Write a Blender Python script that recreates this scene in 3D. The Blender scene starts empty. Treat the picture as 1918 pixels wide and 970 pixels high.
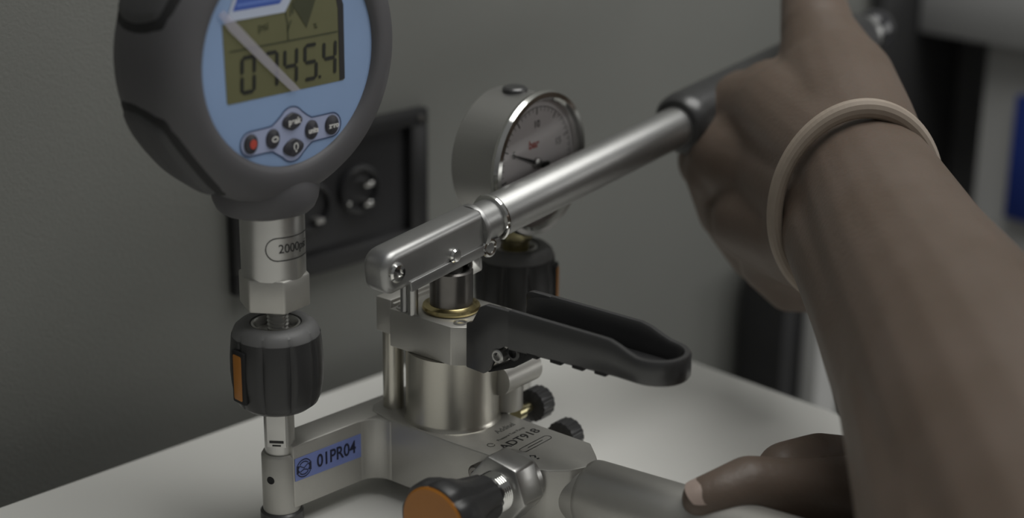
import bpy, bmesh, math, random
from mathutils import Matrix, Vector

# ------------------------------------------------------------------ camera, world, lights, exposure
C = bpy.context.scene.collection
scn = bpy.context.scene
R = math.radians

cam_d = bpy.data.cameras.new('camera')
cam = bpy.data.objects.new('camera', cam_d)
C.objects.link(cam)
cR = Vector((0.7269, -0.6867, 0.0115)); cU = Vector((0.2168, 0.2454, 0.9449)); cF = Vector((0.6517, 0.6843, -0.3272))
cam.matrix_world = Matrix(((cR.x, cU.x, -cF.x, -0.3968), (cR.y, cU.y, -cF.y, -0.5575), (cR.z, cU.z, -cF.z, 0.3546), (0, 0, 0, 1)))
cam_d.sensor_width = 36.0
cam_d.lens = 61.94
cam_d.clip_start = 0.02
cam_d.dof.use_dof = True
cam_d.dof.focus_distance = 0.735
cam_d.dof.aperture_fstop = 4.2
scn.camera = cam

scn.view_settings.view_transform = 'Standard'
scn.view_settings.look = 'None'
scn.view_settings.exposure = -0.67
scn.view_settings.gamma = 1.0
scn.view_settings.use_curve_mapping = False

world = bpy.data.worlds.new('room_light')
scn.world = world
world.use_nodes = True
wn = world.node_tree
bg = wn.nodes['Background']
tc = wn.nodes.new('ShaderNodeTexCoord')
sep = wn.nodes.new('ShaderNodeSeparateXYZ')
wr = wn.nodes.new('ShaderNodeValToRGB')
mpr = wn.nodes.new('ShaderNodeMapRange')
mpr.inputs[1].default_value = -1.0; mpr.inputs[2].default_value = 1.0
wn.links.new(tc.outputs['Generated'], sep.inputs[0])
wn.links.new(sep.outputs['Z'], mpr.inputs[0])
wn.links.new(mpr.outputs[0], wr.inputs[0])
wn.links.new(wr.outputs[0], bg.inputs[0])
wr.color_ramp.elements[0].position = 0.3; wr.color_ramp.elements[0].color = (0.10, 0.10, 0.097, 1)
wr.color_ramp.elements[1].position = 0.8; wr.color_ramp.elements[1].color = (0.36, 0.365, 0.36, 1)
bg.inputs[1].default_value = 0.62

def area(name, loc, target, sx, sy, power, col=(1, 1, 1)):
    l = bpy.data.lights.new(name, 'AREA'); l.shape = 'RECTANGLE'; l.size = sx; l.size_y = sy
    l.energy = power; l.color = col
    o = bpy.data.objects.new(name, l); C.objects.link(o); o.location = loc
    d = Vector(target) - Vector(loc)
    o.rotation_euler = d.to_track_quat('-Z', 'Y').to_euler()
    return o
area('added_side_light', (1.5, -1.6, 0.55), (0.15, 0, 0.10), 1.3, 1.1, 21, (1.0, 0.995, 0.97))  # low side light added for the lever's bright band; no known window
area('ceiling_light', (0.35, -0.30, 1.45), (0.22, -0.12, 0.0), 1.0, 1.0, 22, (1.0, 0.995, 0.965))

# ------------------------------------------------------------------ materials
MATS = {}
def mat(name, col, rough=0.5, metal=0.0, noise=0.0, nscale=40.0, bump=0.0, bscale=300.0, stretch=None, **kw):
    if name in MATS: return MATS[name]
    m = bpy.data.materials.new(name); m.use_nodes = True
    t = m.node_tree; b = t.nodes['Principled BSDF']
    b.inputs['Base Color'].default_value = (*col, 1)
    b.inputs['Roughness'].default_value = rough
    b.inputs['Metallic'].default_value = metal
    for k, v in kw.items():
        b.inputs[k.replace('_', ' ')].default_value = v
    tcn = t.nodes.new('ShaderNodeTexCoord'); mp = t.nodes.new('ShaderNodeMapping')
    t.links.new(tcn.outputs['Object'], mp.inputs[0])
    if stretch: mp.inputs['Scale'].default_value = stretch
    if noise > 0:
        n = t.nodes.new('ShaderNodeTexNoise'); n.inputs['Scale'].default_value = nscale; n.inputs['Detail'].default_value = 4
        t.links.new(mp.outputs[0], n.inputs['Vector'])
        r = t.nodes.new('ShaderNodeValToRGB')
        r.color_ramp.elements[0].position = 0.3; r.color_ramp.elements[1].position = 0.7
        r.color_ramp.elements[0].color = (*[c * (1 - noise) for c in col], 1)
        r.color_ramp.elements[1].color = (*[min(1, c * (1 + noise)) for c in col], 1)
        t.links.new(n.outputs[0], r.inputs[0]); t.links.new(r.outputs[0], b.inputs['Base Color'])
    if bump > 0:
        n2 = t.nodes.new('ShaderNodeTexNoise'); n2.inputs['Scale'].default_value = bscale; n2.inputs['Detail'].default_value = 3
        t.links.new(mp.outputs[0], n2.inputs['Vector'])
        bp = t.nodes.new('ShaderNodeBump'); bp.inputs['Strength'].default_value = bump; bp.inputs['Distance'].default_value = 0.001
        t.links.new(n2.outputs[0], bp.inputs['Height']); t.links.new(bp.outputs[0], b.inputs['Normal'])
    MATS[name] = m
    return m

ALU = mat('anodised_aluminium', (0.52, 0.51, 0.48), 0.44, 0.75, 0.04, 60, 0.05, 900)
ALU_CYL = mat('turned_aluminium', (0.58, 0.56, 0.50), 0.32, 0.95, 0.05, 30, 0.04, 500, (1, 1, 0.05))
STEEL = mat('brushed_steel', (0.55, 0.545, 0.53), 0.34, 0.95, 0.05, 60, 0.05, 600, (0.05, 0.05, 1))
LEVER_M = mat('satin_steel', (0.40, 0.40, 0.395), 0.40, 0.88, 0.04, 60, 0.04, 600)
CHROME = mat('polished_chrome', (0.80, 0.80, 0.78), 0.10, 1.0, 0.02, 50)
DARK_STEEL = mat('dark_steel', (0.20, 0.19, 0.18), 0.32, 0.9, 0.1, 80)
BRASS = mat('brass', (0.62, 0.52, 0.26), 0.25, 1.0, 0.05, 80)
YELLOW_BRASS = mat('pale_brass', (0.55, 0.50, 0.30), 0.3, 1.0, 0.05, 80)
RUBBER = mat('grey_rubber', (0.090, 0.088, 0.094), 0.55, 0, 0.05, 30, 0.06, 1500)
RUBBER_PAD = mat('dark_rubber_pad', (0.062, 0.062, 0.065), 0.6, 0, 0.05, 40, 0.08, 1800)
GROOVE = mat('groove_black', (0.010, 0.010, 0.011), 0.7, 0, 0.05, 60)
BLACK_PL = mat('black_plastic', (0.040, 0.040, 0.041), 0.30, 0, 0.08, 60, 0.03, 1800, None, Specular_IOR_Level=0.8)
KNOB_PL = mat('knob_plastic', (0.030, 0.030, 0.031), 0.38, 0, 0.08, 60, 0.05, 1500)
KNOB_RIM = mat('knob_rim_plastic', (0.14, 0.14, 0.14), 0.5, 0, 0.06, 60, 0.05, 1500)
ORANGE = mat('orange_plastic', (0.40, 0.155, 0.02), 0.42, 0, 0.06, 30)
BLUE_FACE = mat('blue_face_plate', (0.27, 0.39, 0.62), 0.45, 0, 0.03, 30)
BLUE_PALE = mat('pale_keypad_blue', (0.38, 0.43, 0.62), 0.45, 0, 0.03, 30)
BLUE_LINE = mat('dark_blue_line', (0.03, 0.06, 0.14), 0.5, 0, 0.03, 30)
LCD = mat('lcd_olive', (0.15, 0.15, 0.075), 0.35, 0, 0.05, 60)
GLOSS_BLACK = mat('gloss_black', (0.03, 0.03, 0.033), 0.22, 0.0, 0.05, 60)
LCD_EDGE = mat('lcd_black_frame', (0.02, 0.02, 0.022), 0.5, 0, 0.05, 60)  # black colour of the display's right-hand frame
LCD_INK = mat('lcd_ink', (0.012, 0.014, 0.010), 0.5, 0, 0.05, 60)
LCD_LINE = mat('lcd_thin_ink', (0.05, 0.055, 0.025), 0.5, 0, 0.05, 60)
BADGE_BLUE = mat('badge_blue', (0.05, 0.11, 0.45), 0.4, 0, 0.05, 60)
BADGE_LINE = mat('badge_pale_blue', (0.13, 0.22, 0.6), 0.4, 0, 0.05, 60)
BADGE_WHITE = mat('badge_white', (0.52, 0.58, 0.72), 0.4, 0, 0.03, 60)
RED = mat('red_print', (0.50, 0.07, 0.05), 0.45, 0, 0.05, 60)
BTN = mat('button_grey', (0.035, 0.035, 0.045), 0.5, 0, 0.05, 80)
WHITE_INK = mat('white_print', (0.70, 0.70, 0.68), 0.5, 0, 0.03, 80)
BLACK_INK = mat('black_print', (0.02, 0.02, 0.02), 0.6, 0, 0.03, 80)
GREY_INK = mat('engraved_grey', (0.10, 0.10, 0.09), 0.6, 0, 0.05, 80)
STICKER = mat('blue_sticker', (0.22, 0.28, 0.62), 0.5, 0, 0.05, 120)
STICKER_INK = mat('navy_ink', (0.015, 0.018, 0.05), 0.5, 0, 0.05, 120)
DIAL = mat('dial_white', (0.86, 0.82, 0.82), 0.5, 0, 0.03, 50)
TABLE = mat('white_laminate', (0.79, 0.785, 0.75), 0.42, 0, 0.015, 6, 0.02, 900)
WALL = mat('grey_wall_paint', (0.190, 0.193, 0.179), 0.8, 0, 0.03, 5, 0.25, 700)
FLOOR = mat('grey_floor', (0.32, 0.31, 0.30), 0.6, 0, 0.12, 8, 0.1, 200)
PANEL = mat('panel_black', (0.014, 0.014, 0.015), 0.42, 0, 0.1, 40)
PANEL2 = mat('socket_black', (0.022, 0.022, 0.024), 0.3, 0, 0.1, 40)
BENCH = mat('bench_grey', (0.42, 0.42, 0.42), 0.6, 0, 0.04, 12)
BENCH_W = mat('bench_pale_grey', (0.5, 0.5, 0.49), 0.6, 0, 0.04, 12)
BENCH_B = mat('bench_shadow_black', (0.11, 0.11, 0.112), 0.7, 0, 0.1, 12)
BOARD = mat('board_black', (0.045, 0.045, 0.046), 0.8, 0, 0.1, 12)
BOX_B = mat('case_black', (0.022, 0.022, 0.023), 0.6, 0, 0.1, 20)
BLUE_P = mat('blue_panel', (0.02, 0.05, 0.30), 0.5, 0, 0.05, 20)
BAND = mat('beige_band', (0.36, 0.30, 0.245), 0.55, 0, 0.04, 200)
NAIL = mat('fingernail', (0.38, 0.30, 0.26), 0.35, 0, 0.03, 200)
SHIRT = mat('grey_cotton', (0.12, 0.13, 0.15), 0.9, 0, 0.06, 200, 0.2, 1200)

def skin_mat():
    m = mat('skin', (0.138, 0.103, 0.08), 0.5, 0, 0.0, 40, 0.22, 420, None, Subsurface_Weight=0.12, Subsurface_Scale=0.006)
    t = m.node_tree; b = t.nodes['Principled BSDF']
    tcn = t.nodes.new('ShaderNodeTexCoord')
    n = t.nodes.new('ShaderNodeTexNoise'); n.inputs['Scale'].default_value = 28; n.inputs['Detail'].default_value = 5
    t.links.new(tcn.outputs['Object'], n.inputs['Vector'])
    r = t.nodes.new('ShaderNodeValToRGB')
    r.color_ramp.elements[0].position = 0.3; r.color_ramp.elements[1].position = 0.72
    r.color_ramp.elements[0].color = (0.120, 0.087, 0.065, 1); r.color_ramp.elements[1].color = (0.143, 0.107, 0.085, 1)
    t.links.new(n.outputs[0], r.inputs[0]); t.links.new(r.outputs[0], b.inputs['Base Color'])
    return m
SKIN = skin_mat()

def glass_mat():
    m = bpy.data.materials.new('clear_lens'); m.use_nodes = True
    t = m.node_tree; t.nodes.clear()
    o = t.nodes.new('ShaderNodeOutputMaterial'); mix = t.nodes.new('ShaderNodeMixShader')
    tr = t.nodes.new('ShaderNodeBsdfTransparent'); gl = t.nodes.new('ShaderNodeBsdfGlossy'); fr = t.nodes.new('ShaderNodeFresnel')
    gl.inputs['Roughness'].default_value = 0.02; fr.inputs[0].default_value = 1.5
    tr.inputs[0].default_value = (0.97, 0.97, 0.97, 1)
    t.links.new(fr.outputs[0], mix.inputs[0]); t.links.new(tr.outputs[0], mix.inputs[1]); t.links.new(gl.outputs[0], mix.inputs[2])
    t.links.new(mix.outputs[0], o.inputs[0])
    return m
GLASS = glass_mat()
def painted_glare_mat():  # pale see-through colour imitating a lamp reflection
    m = bpy.data.materials.new('painted_glare'); m.use_nodes = True
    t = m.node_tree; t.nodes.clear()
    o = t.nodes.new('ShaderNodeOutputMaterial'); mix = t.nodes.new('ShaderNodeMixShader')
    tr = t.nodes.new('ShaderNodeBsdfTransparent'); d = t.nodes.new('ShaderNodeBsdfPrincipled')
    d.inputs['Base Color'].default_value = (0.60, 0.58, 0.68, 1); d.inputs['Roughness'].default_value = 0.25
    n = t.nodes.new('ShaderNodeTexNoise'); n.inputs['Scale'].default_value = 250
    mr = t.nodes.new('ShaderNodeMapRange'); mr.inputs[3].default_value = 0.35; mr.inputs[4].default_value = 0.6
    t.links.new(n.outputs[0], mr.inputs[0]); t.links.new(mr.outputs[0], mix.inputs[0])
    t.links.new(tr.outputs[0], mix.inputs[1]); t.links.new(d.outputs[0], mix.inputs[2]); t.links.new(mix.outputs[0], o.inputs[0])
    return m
PAINTED_GLARE = painted_glare_mat()

# ------------------------------------------------------------------ helpers
def root_loc(p):
    v = Vector((0, 0, 0))
    while p is not None:
        v += p.location; p = p.parent
    return v

def obj(name, bm, m, parent=None, smooth=35, label=None, recalc=True):
    if recalc: bmesh.ops.recalc_face_normals(bm, faces=bm.faces[:])
    base = root_loc(parent)
    if bm.verts:
        xs = [v.co.x for v in bm.verts]; ys = [v.co.y for v in bm.verts]; zs = [v.co.z for v in bm.verts]
        ctr = Vector(((min(xs) + max(xs)) / 2, (min(ys) + max(ys)) / 2, min(zs)))
    else:
        ctr = base
    bmesh.ops.translate(bm, verts=bm.verts[:], vec=-ctr)
    me = bpy.data.meshes.new(name); bm.to_mesh(me); bm.free()
    if smooth:
        for p in me.polygons: p.use_smooth = True
        me.set_sharp_from_angle(angle=R(smooth))
    me.materials.append(m)
    o = bpy.data.objects.new(name, me); C.objects.link(o)
    o.location = ctr - base
    if parent: o.parent = parent
    if label: o['label'] = label
    return o

def thing(name, label, cat, loc=(0, 0, 0), group=None):
    o = bpy.data.objects.new(name, None); C.objects.link(o); o.location = loc
    o['label'] = label; o['category'] = cat
    if group: o['group'] = group
    return o

def tag(o, label, cat, group=None):
    o['label'] = label; o['category'] = cat
    if group: o['group'] = group
    return o

def struct(name, bm, m):
    o = obj(name, bm, m); o['kind'] = 'structure'; return o

NB = bmesh.new
def frame(o, x, y, z):
    """matrix with the given origin and axes"""
    x, y, z, o = Vector(x), Vector(y), Vector(z), Vector(o)
    return Matrix(((x.x, y.x, z.x, o.x), (x.y, y.y, z.y, o.y), (x.z, y.z, z.z, o.z), (0, 0, 0, 1)))

def axis_frame(o, z, up=(0, 0, 1)):
    z = Vector(z).normalized(); up = Vector(up)
    if abs(z.dot(up)) > 0.99: up = Vector((1, 0, 0))
    x = up.cross(z).normalized(); y = z.cross(x)
    return frame(o, x, y, z)

def box(bm, x0, x1, y0, y1, z0, z1, bev=0.0, M=None, seg=2):
    t = NB()
    bmesh.ops.create_cube(t, size=1.0)
    for v in t.verts:
        v.co = Vector(((x0 + x1) / 2 + v.co.x * (x1 - x0), (y0 + y1) / 2 + v.co.y * (y1 - y0), (z0 + z1) / 2 + v.co.z * (z1 - z0)))
    if bev > 0:
        bmesh.ops.bevel(t, geom=t.edges[:], offset=bev, segments=seg, profile=0.5, affect='EDGES')
    join(bm, t, M)

def join(bm, t, M=None):
    if M is not None: bmesh.ops.transform(t, matrix=M, verts=t.verts[:])
    me = bpy.data.meshes.new('tmp'); t.to_mesh(me); t.free()
    bm.from_mesh(me); bpy.data.meshes.remove(me)

def lathe(bm, prof, M=None, seg=48, mod=None, cap=True):
    """prof: list of (radius, height) along local z"""
    t = NB(); rings = []
    for (r, h) in prof:
        if r <= 1e-7:
            rings.append([t.verts.new((0, 0, h))])
        else:
            ring = []
            for i in range(seg):
                a = 2 * math.pi * i / seg
                rr = r * (mod(a, h) if mod else 1)
                ring.append(t.verts.new((rr * math.cos(a), rr * math.sin(a), h)))
            rings.append(ring)
    for a, b in zip(rings[:-1], rings[1:]):
        if len(a) == 1 and len(b) == 1: continue
        for i in range(seg):
            j = (i + 1) % seg
            if len(a) == 1: t.faces.new((a[0], b[i], b[j]))
            elif len(b) == 1: t.faces.new((a[i], a[j], b[0]))
            else: t.faces.new((a[i], a[j], b[j], b[i]))
    if cap:
        if len(rings[0]) > 2: t.faces.new(rings[0][::-1])
        if len(rings[-1]) > 2: t.faces.new(rings[-1])
    join(bm, t, M)

def cyl(bm, r, h0, h1, M=None, seg=40, ch=0.0):
    if ch > 0: lathe(bm, [(r - ch, h0), (r, h0 + ch), (r, h1 - ch), (r - ch, h1)], M, seg)
    else: lathe(bm, [(r, h0), (r, h1)], M, seg)

def prism(bm, pts, h0, h1, M=None, bev=0.0, seg=2, vbev=None):
    """polygon in local xy extruded along z"""
    t = NB()
    vs = [t.verts.new((x, y, h0)) for x, y in pts]
    f = t.faces.new(vs)
    r = bmesh.ops.extrude_face_region(t, geom=[f])
    bmesh.ops.translate(t, verts=[v for v in r['geom'] if isinstance(v, bmesh.types.BMVert)], vec=(0, 0, h1 - h0))
    bmesh.ops.recalc_face_normals(t, faces=t.faces[:])
    if bev > 0:
        ed = [e for e in t.edges if len(e.link_faces) == 2 and e.calc_face_angle(0) > 0.35]
        bmesh.ops.bevel(t, geom=ed, offset=bev, segments=seg, profile=0.5, affect='EDGES')
    join(bm, t, M)

def ring(bm, r, tube, M=None, seg=64, ts=12, flat=1.0):
    t = NB(); rings = []
    for i in range(seg):
        a = 2 * math.pi * i / seg
        rg = []
        for j in range(ts):
            b = 2 * math.pi * j / ts
            rr = r + tube * math.cos(b)
            rg.append(t.verts.new((rr * math.cos(a), rr * math.sin(a), tube * flat * math.sin(b))))
        rings.append(rg)
    for i in range(seg):
        a, b = rings[i], rings[(i + 1) % seg]
        for j in range(ts):
            k = (j + 1) % ts
            t.faces.new((a[j], b[j], b[k], a[k]))
    join(bm, t, M)

def sphere(bm, c, r, seg=24, M=None):
    t = NB(); bmesh.ops.create_uvsphere(t, u_segments=seg, v_segments=seg // 2, radius=r)
    bmesh.ops.translate(t, verts=t.verts[:], vec=c); join(bm, t, M)

def capsule(bm, a, b, ra, rb, seg=20):
    a, b = Vector(a), Vector(b); d = b - a; L = max(d.length, 1e-6)
    prof = []
    n = 6
    for i in range(n + 1):
        t = -math.pi / 2 + (math.pi / 2) * i / n
        prof.append((ra * math.cos(t) if i else 0, ra * math.sin(t)))
    for i in range(n + 1):
        t = (math.pi / 2) * i / n
        prof.append((rb * math.cos(t) if i < n else 0, L + rb * math.sin(t)))
    lathe(bm, prof, axis_frame(a, d), seg)

def stroke(bm, pts, wdt, h, M=None, closed=False):
    """flat ribbon of width wdt along 2D pts, raised by h in local z"""
    n = len(pts); t = NB(); L = []; Rr = []
    P = [Vector((p[0], p[1])) for p in pts]
    for i in range(n):
        if closed: a, b = P[i - 1], P[(i + 1) % n]
        else: a, b = P[max(i - 1, 0)], P[min(i + 1, n - 1)]
        d = (b - a).normalized(); nr = Vector((-d.y, d.x)) * wdt / 2
        L.append(t.verts.new((P[i].x + nr.x, P[i].y + nr.y, h))); Rr.append(t.verts.new((P[i].x - nr.x, P[i].y - nr.y, h)))
    for i in range(n if closed else n - 1):
        j = (i + 1) % n
        t.faces.new((L[i], L[j], Rr[j], Rr[i]))
    join(bm, t, M)

def poly(bm, pts, h, M=None):
    t = NB(); t.faces.new([t.verts.new((x, y, h)) for x, y in pts]); join(bm, t, M)

def arc(cx, cy, r, a0, a1, n=12, ry=None):
    ry = ry or r
    return [(cx + r * math.cos(R(a0 + (a1 - a0) * i / n)), cy + ry * math.sin(R(a0 + (a1 - a0) * i / n))) for i in range(n + 1)]

def text_bm(s, size, M, thick=0.00012, sx=1.0, bold=0.0, warp=None, lift=0.0):
    cu = bpy.data.curves.new('tmp_text', 'FONT'); cu.body = s; cu.size = size; cu.align_x = 'CENTER'; cu.align_y = 'CENTER'
    cu.extrude = thick; cu.offset = bold
    to = bpy.data.objects.new('tmp_text', cu); C.objects.link(to)
    dg = bpy.context.evaluated_depsgraph_get(); dg.update()
    me = bpy.data.meshes.new_from_object(to.evaluated_get(dg))
    bm = NB(); bm.from_mesh(me)
    bpy.data.objects.remove(to); bpy.data.curves.remove(cu); bpy.data.meshes.remove(me)
    for v in bm.verts:
        v.co.x *= sx; v.co.z += lift
        if warp: v.co = warp(v.co)
    if M is not None: bmesh.ops.transform(bm, matrix=M, verts=bm.verts[:])
    return bm

def hexpts(r, a0=0):
    return [(r * math.cos(R(a0 + 60 * i)), r * math.sin(R(a0 + 60 * i))) for i in range(6)]

Z3 = Vector((0, 0, 1))
# pump body frame: s runs along the base towards the grip tube, t across it
BO = Vector((0.071, -0.029, 0)); TH = R(8)
E1 = Vector((math.sin(TH), -math.cos(TH), 0)); E2 = Vector((math.cos(TH), math.sin(TH), 0))
def W(s, t, z): return BO + E1 * s + E2 * t + Z3 * z
BODY = frame(BO, E1, E2, Z3) if E1.cross(E2).z > 0 else frame(BO, E1, E2, Z3)

# ------------------------------------------------------------------ structure: floor, wall
bm = NB(); box(bm, -2.2, 2.6, -2.6, 0.139, -0.78, -0.74); struct('floor', bm, FLOOR)
bm = NB(); box(bm, -2.2, 2.6, 0.139, 0.2, -0.74, 1.9); struct('wall_back', bm, WALL)

# ------------------------------------------------------------------ table
TB = R(-1.0)
tm = Matrix.Translation((0.267, 0.103, 0)) @ Matrix.Rotation(R(1.5), 4, 'Z')
tab = thing('work_table', 'white laminate table under the hand pump', 'table', (-0.3, -0.4, -0.74))
bm = NB(); box(bm, -1.1, 0.0, -0.95, 0.0, -0.026, 0.0, 0.003, tm); obj('table_top', bm, TABLE, tab)
bm = NB(); box(bm, -1.04, -0.06, -0.89, -0.06, -0.075, -0.0265, 0.002, tm); obj('apron', bm, BENCH_W, tab)
for lx in (-1.03, -0.11):
    for ly in (-0.88, -0.11):
        bm = NB(); box(bm, lx, lx + 0.045, ly, ly + 0.045, -0.74, -0.0755, 0.002, tm); obj('leg', bm, BENCH_W, tab)

# ------------------------------------------------------------------ black socket panel on the wall
pan = thing('socket_panel', 'black rectangular socket panel with round connectors set in the grey wall behind the digital gauge', 'panel', (0.135, 0.139, 0.047))
PM = frame((0, 0.139, 0), (1, 0, 0), (0, 0, 1), (0, -1, 0))     # local x=u, y=z, z=out of the wall
bm = NB()
for a in ((0.0715, 0.198, 0.0475, 0.058), (0.0715, 0.198, 0.1155, 0.124), (0.0715, 0.080, 0.058, 0.1155), (0.186, 0.198, 0.058, 0.1155)):
    box(bm, a[0], a[1], a[2], a[3], 0.0, 0.006, 0.0008, PM)
obj('bezel', bm, PANEL, pan)
bm = NB(); box(bm, 0.080, 0.186, 0.058, 0.1155, 0.0, 0.0015, 0, PM); obj('back_plate', bm, PANEL2, pan)
for (x, y) in ((0.1530, 0.0870), (0.1210, 0.0840), (0.0960, 0.0820)):
    mm = PM @ Matrix.Translation((x, y, 0.0015))
    bm = NB(); lathe(bm, [(0.013, 0), (0.013, 0.003), (0.0115, 0.0036), (0.0105, 0.003), (0.0105, 0.0008), (0, 0.0008)], mm, 40); so = obj('socket', bm, PANEL2, pan)
    for k, (px, py, w_, h_) in enumerate(((0.0035, 0.0030, 0.0030, 0.0012), (0.0030, -0.0075, 0.0026, 0.0013), (-0.0100, -0.0050, 0.0011, 0.0011))):
        if k == 0 and x < 0.15: continue
        bm = NB(); box(bm, px - w_, px + w_, py - h_, py + h_, 0.0008, 0.0060, 0.0005, mm); obj('pin', bm, CHROME if x > 0.15 else STEEL, so)
for (x, y) in ((0.076, 0.053), (0.193, 0.053), (0.193, 0.119), (0.076, 0.119)):
    bm = NB(); lathe(bm, [(0.0018, 0.006), (0.0016, 0.0068), (0, 0.0070)], PM @ Matrix.Translation((x, y, 0)), 16); obj('screw', bm, DARK_STEEL, pan)

# ------------------------------------------------------------------ hand pump
pump = thing('hand_pump', 'silver hand pump with long lever, two black quick connectors and a cross-shaped aluminium base', 'pump', (0.071, -0.029, 0))

# cross arm carrying both ports
pa = Vector((0.142, 0.006, 0)); ad = pa.normalized(); an = Vector((-ad.y, ad.x, 0))
AM = frame((0, 0, 0), ad, an, Z3)
bm = NB(); box(bm, 0.0, 0.142, -0.0085, 0.0070, 0.0085, 0.0375, 0.0012, AM); obj('cross_arm', bm, ALU, pump)
# base plate
pts = [(-0.034, -0.0135), (-0.030, -0.0185), (-0.018, -0.0212), (0.020, -0.0212), (0.058, -0.0200)] + [(0.066, -0.0168), (0.073, -0.0105), (0.0765, -0.003), (0.0772, 0.003), (0.072, 0.0085), (0.0638, 0.0160), (0.0314, 0.0165), (-0.018, 0.0205), (-0.034, 0.0135)]
bm = NB(); prism(bm, pts, 0.0085, 0.038, BODY, 0.0009); obj('base_plate', bm, ALU, pump)
# fillet where the arm meets the plate
cpt = AM.inverted() @ W(-0.020, -0.0205, 0)
fil = [(cpt.x + 0.012, -0.004), (cpt.x - 0.010, -0.004), (cpt.x - 0.010, -0.0085)] + [(cpt.x - 0.010 + 0.0095 * math.sin(R(a)), -0.0180 + 0.0095 * math.cos(R(a))) for a in range(10, 91, 10)] + [(cpt.x + 0.012, -0.018)]
bm = NB(); prism(bm, fil, 0.0088, 0.0372, AM, 0.0006); obj('corner_fillet', bm, ALU, pump)
# rubber feet
for (s, t) in ((-0.028, 0.0), (0.060, -0.010), (0.060, 0.008)):
    bm = NB(); lathe(bm, [(0.0065, 0.0), (0.007, 0.001), (0.006, 0.0086)], Matrix.Translation(W(s, t, 0)), 24); obj('foot', bm, BLACK_PL, pump)

# grip tube of the base
tdir = (E1 + Z3 * 0.05).normalized()
TM_ = axis_frame(W(0.066, 0.0005, 0.0235), tdir)
bm = NB()
lathe(bm, [(0.0140, -0.004), (0.0142, 0.006), (0.0140, 0.0095), (0.0144, 0.0100), (0.0146, 0.012), (0.0146, 0.235), (0.013, 0.237)], TM_, 56)
obj('grip_tube', bm, ALU, pump)

# ports: front, rear
def port(x, y, name_rot):
    T = Matrix.Translation((x, y, 0)) @ Matrix.Rotation(name_rot, 4, 'Z')
    bm = NB(); lathe(bm, [(0.0080, 0.0065), (0.0080, 0.0320), (0.0072, 0.0334), (0.0064, 0.0334), (0.0064, 0.0328), (0, 0.0328)], T, 40); pc = obj('port_post', bm, ALU, pump)
    bm = NB(); cyl(bm, 0.0092, 0.0, 0.0066, T, 32, 0.0008); obj('post_foot', bm, BLACK_PL, pump)
    for zz, rr in ((0.0225, 0.0013),):
        MM = T @ axis_frame((0, 0, zz), Vector((-0.9, -0.35, 0)).normalized())
        bm = NB(); ring(bm, 0.0014, 0.0004, MM @ Matrix.Translation((0, 0, 0.0079)), 20, 8); cyl(bm, 0.0013, 0.004, 0.00815, MM, 16); obj('vent_hole', bm, GROOVE, pc)
    # fitting with wrench flats
    bm = NB(); cyl(bm, 0.0064, 0.0328, 0.058, T, 40); fo = obj('fitting', bm, STEEL, pump)
    bm = NB()
    box(bm, -0.0067, -0.0058, -0.0040, 0.0040, 0.0375, 0.058, 0.0002, T @ Matrix.Rotation(R(43), 4, 'Z'))
    obj('wrench_flat', bm, STEEL, fo)
    bm = NB(); box(bm, -0.0069, -0.0066, -0.0030, 0.0030, 0.0395, 0.0405, 0, T @ Matrix.Rotation(R(43), 4, 'Z')); box(bm, -0.0069, -0.0066, -0.0018, 0.0018, 0.0381, 0.0386, 0, T @ Matrix.Rotation(R(43), 4, 'Z')); obj('mark', bm, BLACK_INK, fo)
    # fluted hand nut
    def flute(a, h):
        k = 1.0
        if 0.057 < h < 0.0867:
            x = (a * 10 / (2 * math.pi)) % 1.0
            d = min(x, 1 - x)
            k = 1 - 0.055 * max(0, 1 - d / 0.13)
        return k
    prof = [(0.0100, 0.0545), (0.0140, 0.0548), (0.0168, 0.0570), (0.0180, 0.0600), (0.0190, 0.0660), (0.0194, 0.0720), (0.0193, 0.0780), (0.0189, 0.0830), (0.0184, 0.0868)]
    bm = NB(); lathe(bm, prof + [(0.012, 0.0862)], T, 120, flute); nut = obj('hand_nut', bm, KNOB_PL, pump)
    def scal(a, h):
        if h < 0.0880:
            x = (a * 10 / (2 * math.pi)) % 1.0
            d = min(x, 1 - x)
            return 1 - 0.03 * max(0, 1 - d / 0.13)
        return 1
    bm = NB(); lathe(bm, [(0.0120, 0.0860), (0.0184, 0.0860), (0.0182, 0.0872), (0.0172, 0.0897), (0.0150, 0.0916), (0.0125, 0.0922), (0.0108, 0.0916), (0.0102, 0.0905), (0.0102, 0.0860)], T, 120, scal); obj('nut_rim', bm, KNOB_RIM, nut)
    bm = NB(); lathe(bm, [(0.0102, 0.0846), (0.0102, 0.0912), (0.0094, 0.0914), (0.0086, 0.0905), (0.0082, 0.0880), (0.0, 0.0880)], T, 48); obj('nut_insert', bm, STEEL, nut)
    return T, nut
T1, nut1 = port(0, 0, 0)
T2, nut2 = port(0.142, 0.006, R(30))
def window(T, nut, ang):
    WMm = T @ Matrix.Rotation(R(ang), 4, 'Z')
    bm = NB(); box(bm, 0.0178, 0.0200, -0.0042, 0.0042, 0.0605, 0.0835, 0.0008, WMm); obj('window_frame', bm, GROOVE, nut)
    bm = NB(); box(bm, 0.0185, 0.0205, -0.0028, 0.0028, 0.0620, 0.0820, 0.0008, WMm); obj('orange_window', bm, ORANGE, nut)
window(T1, nut1, 181)
window(T2, nut2, -82)

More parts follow.
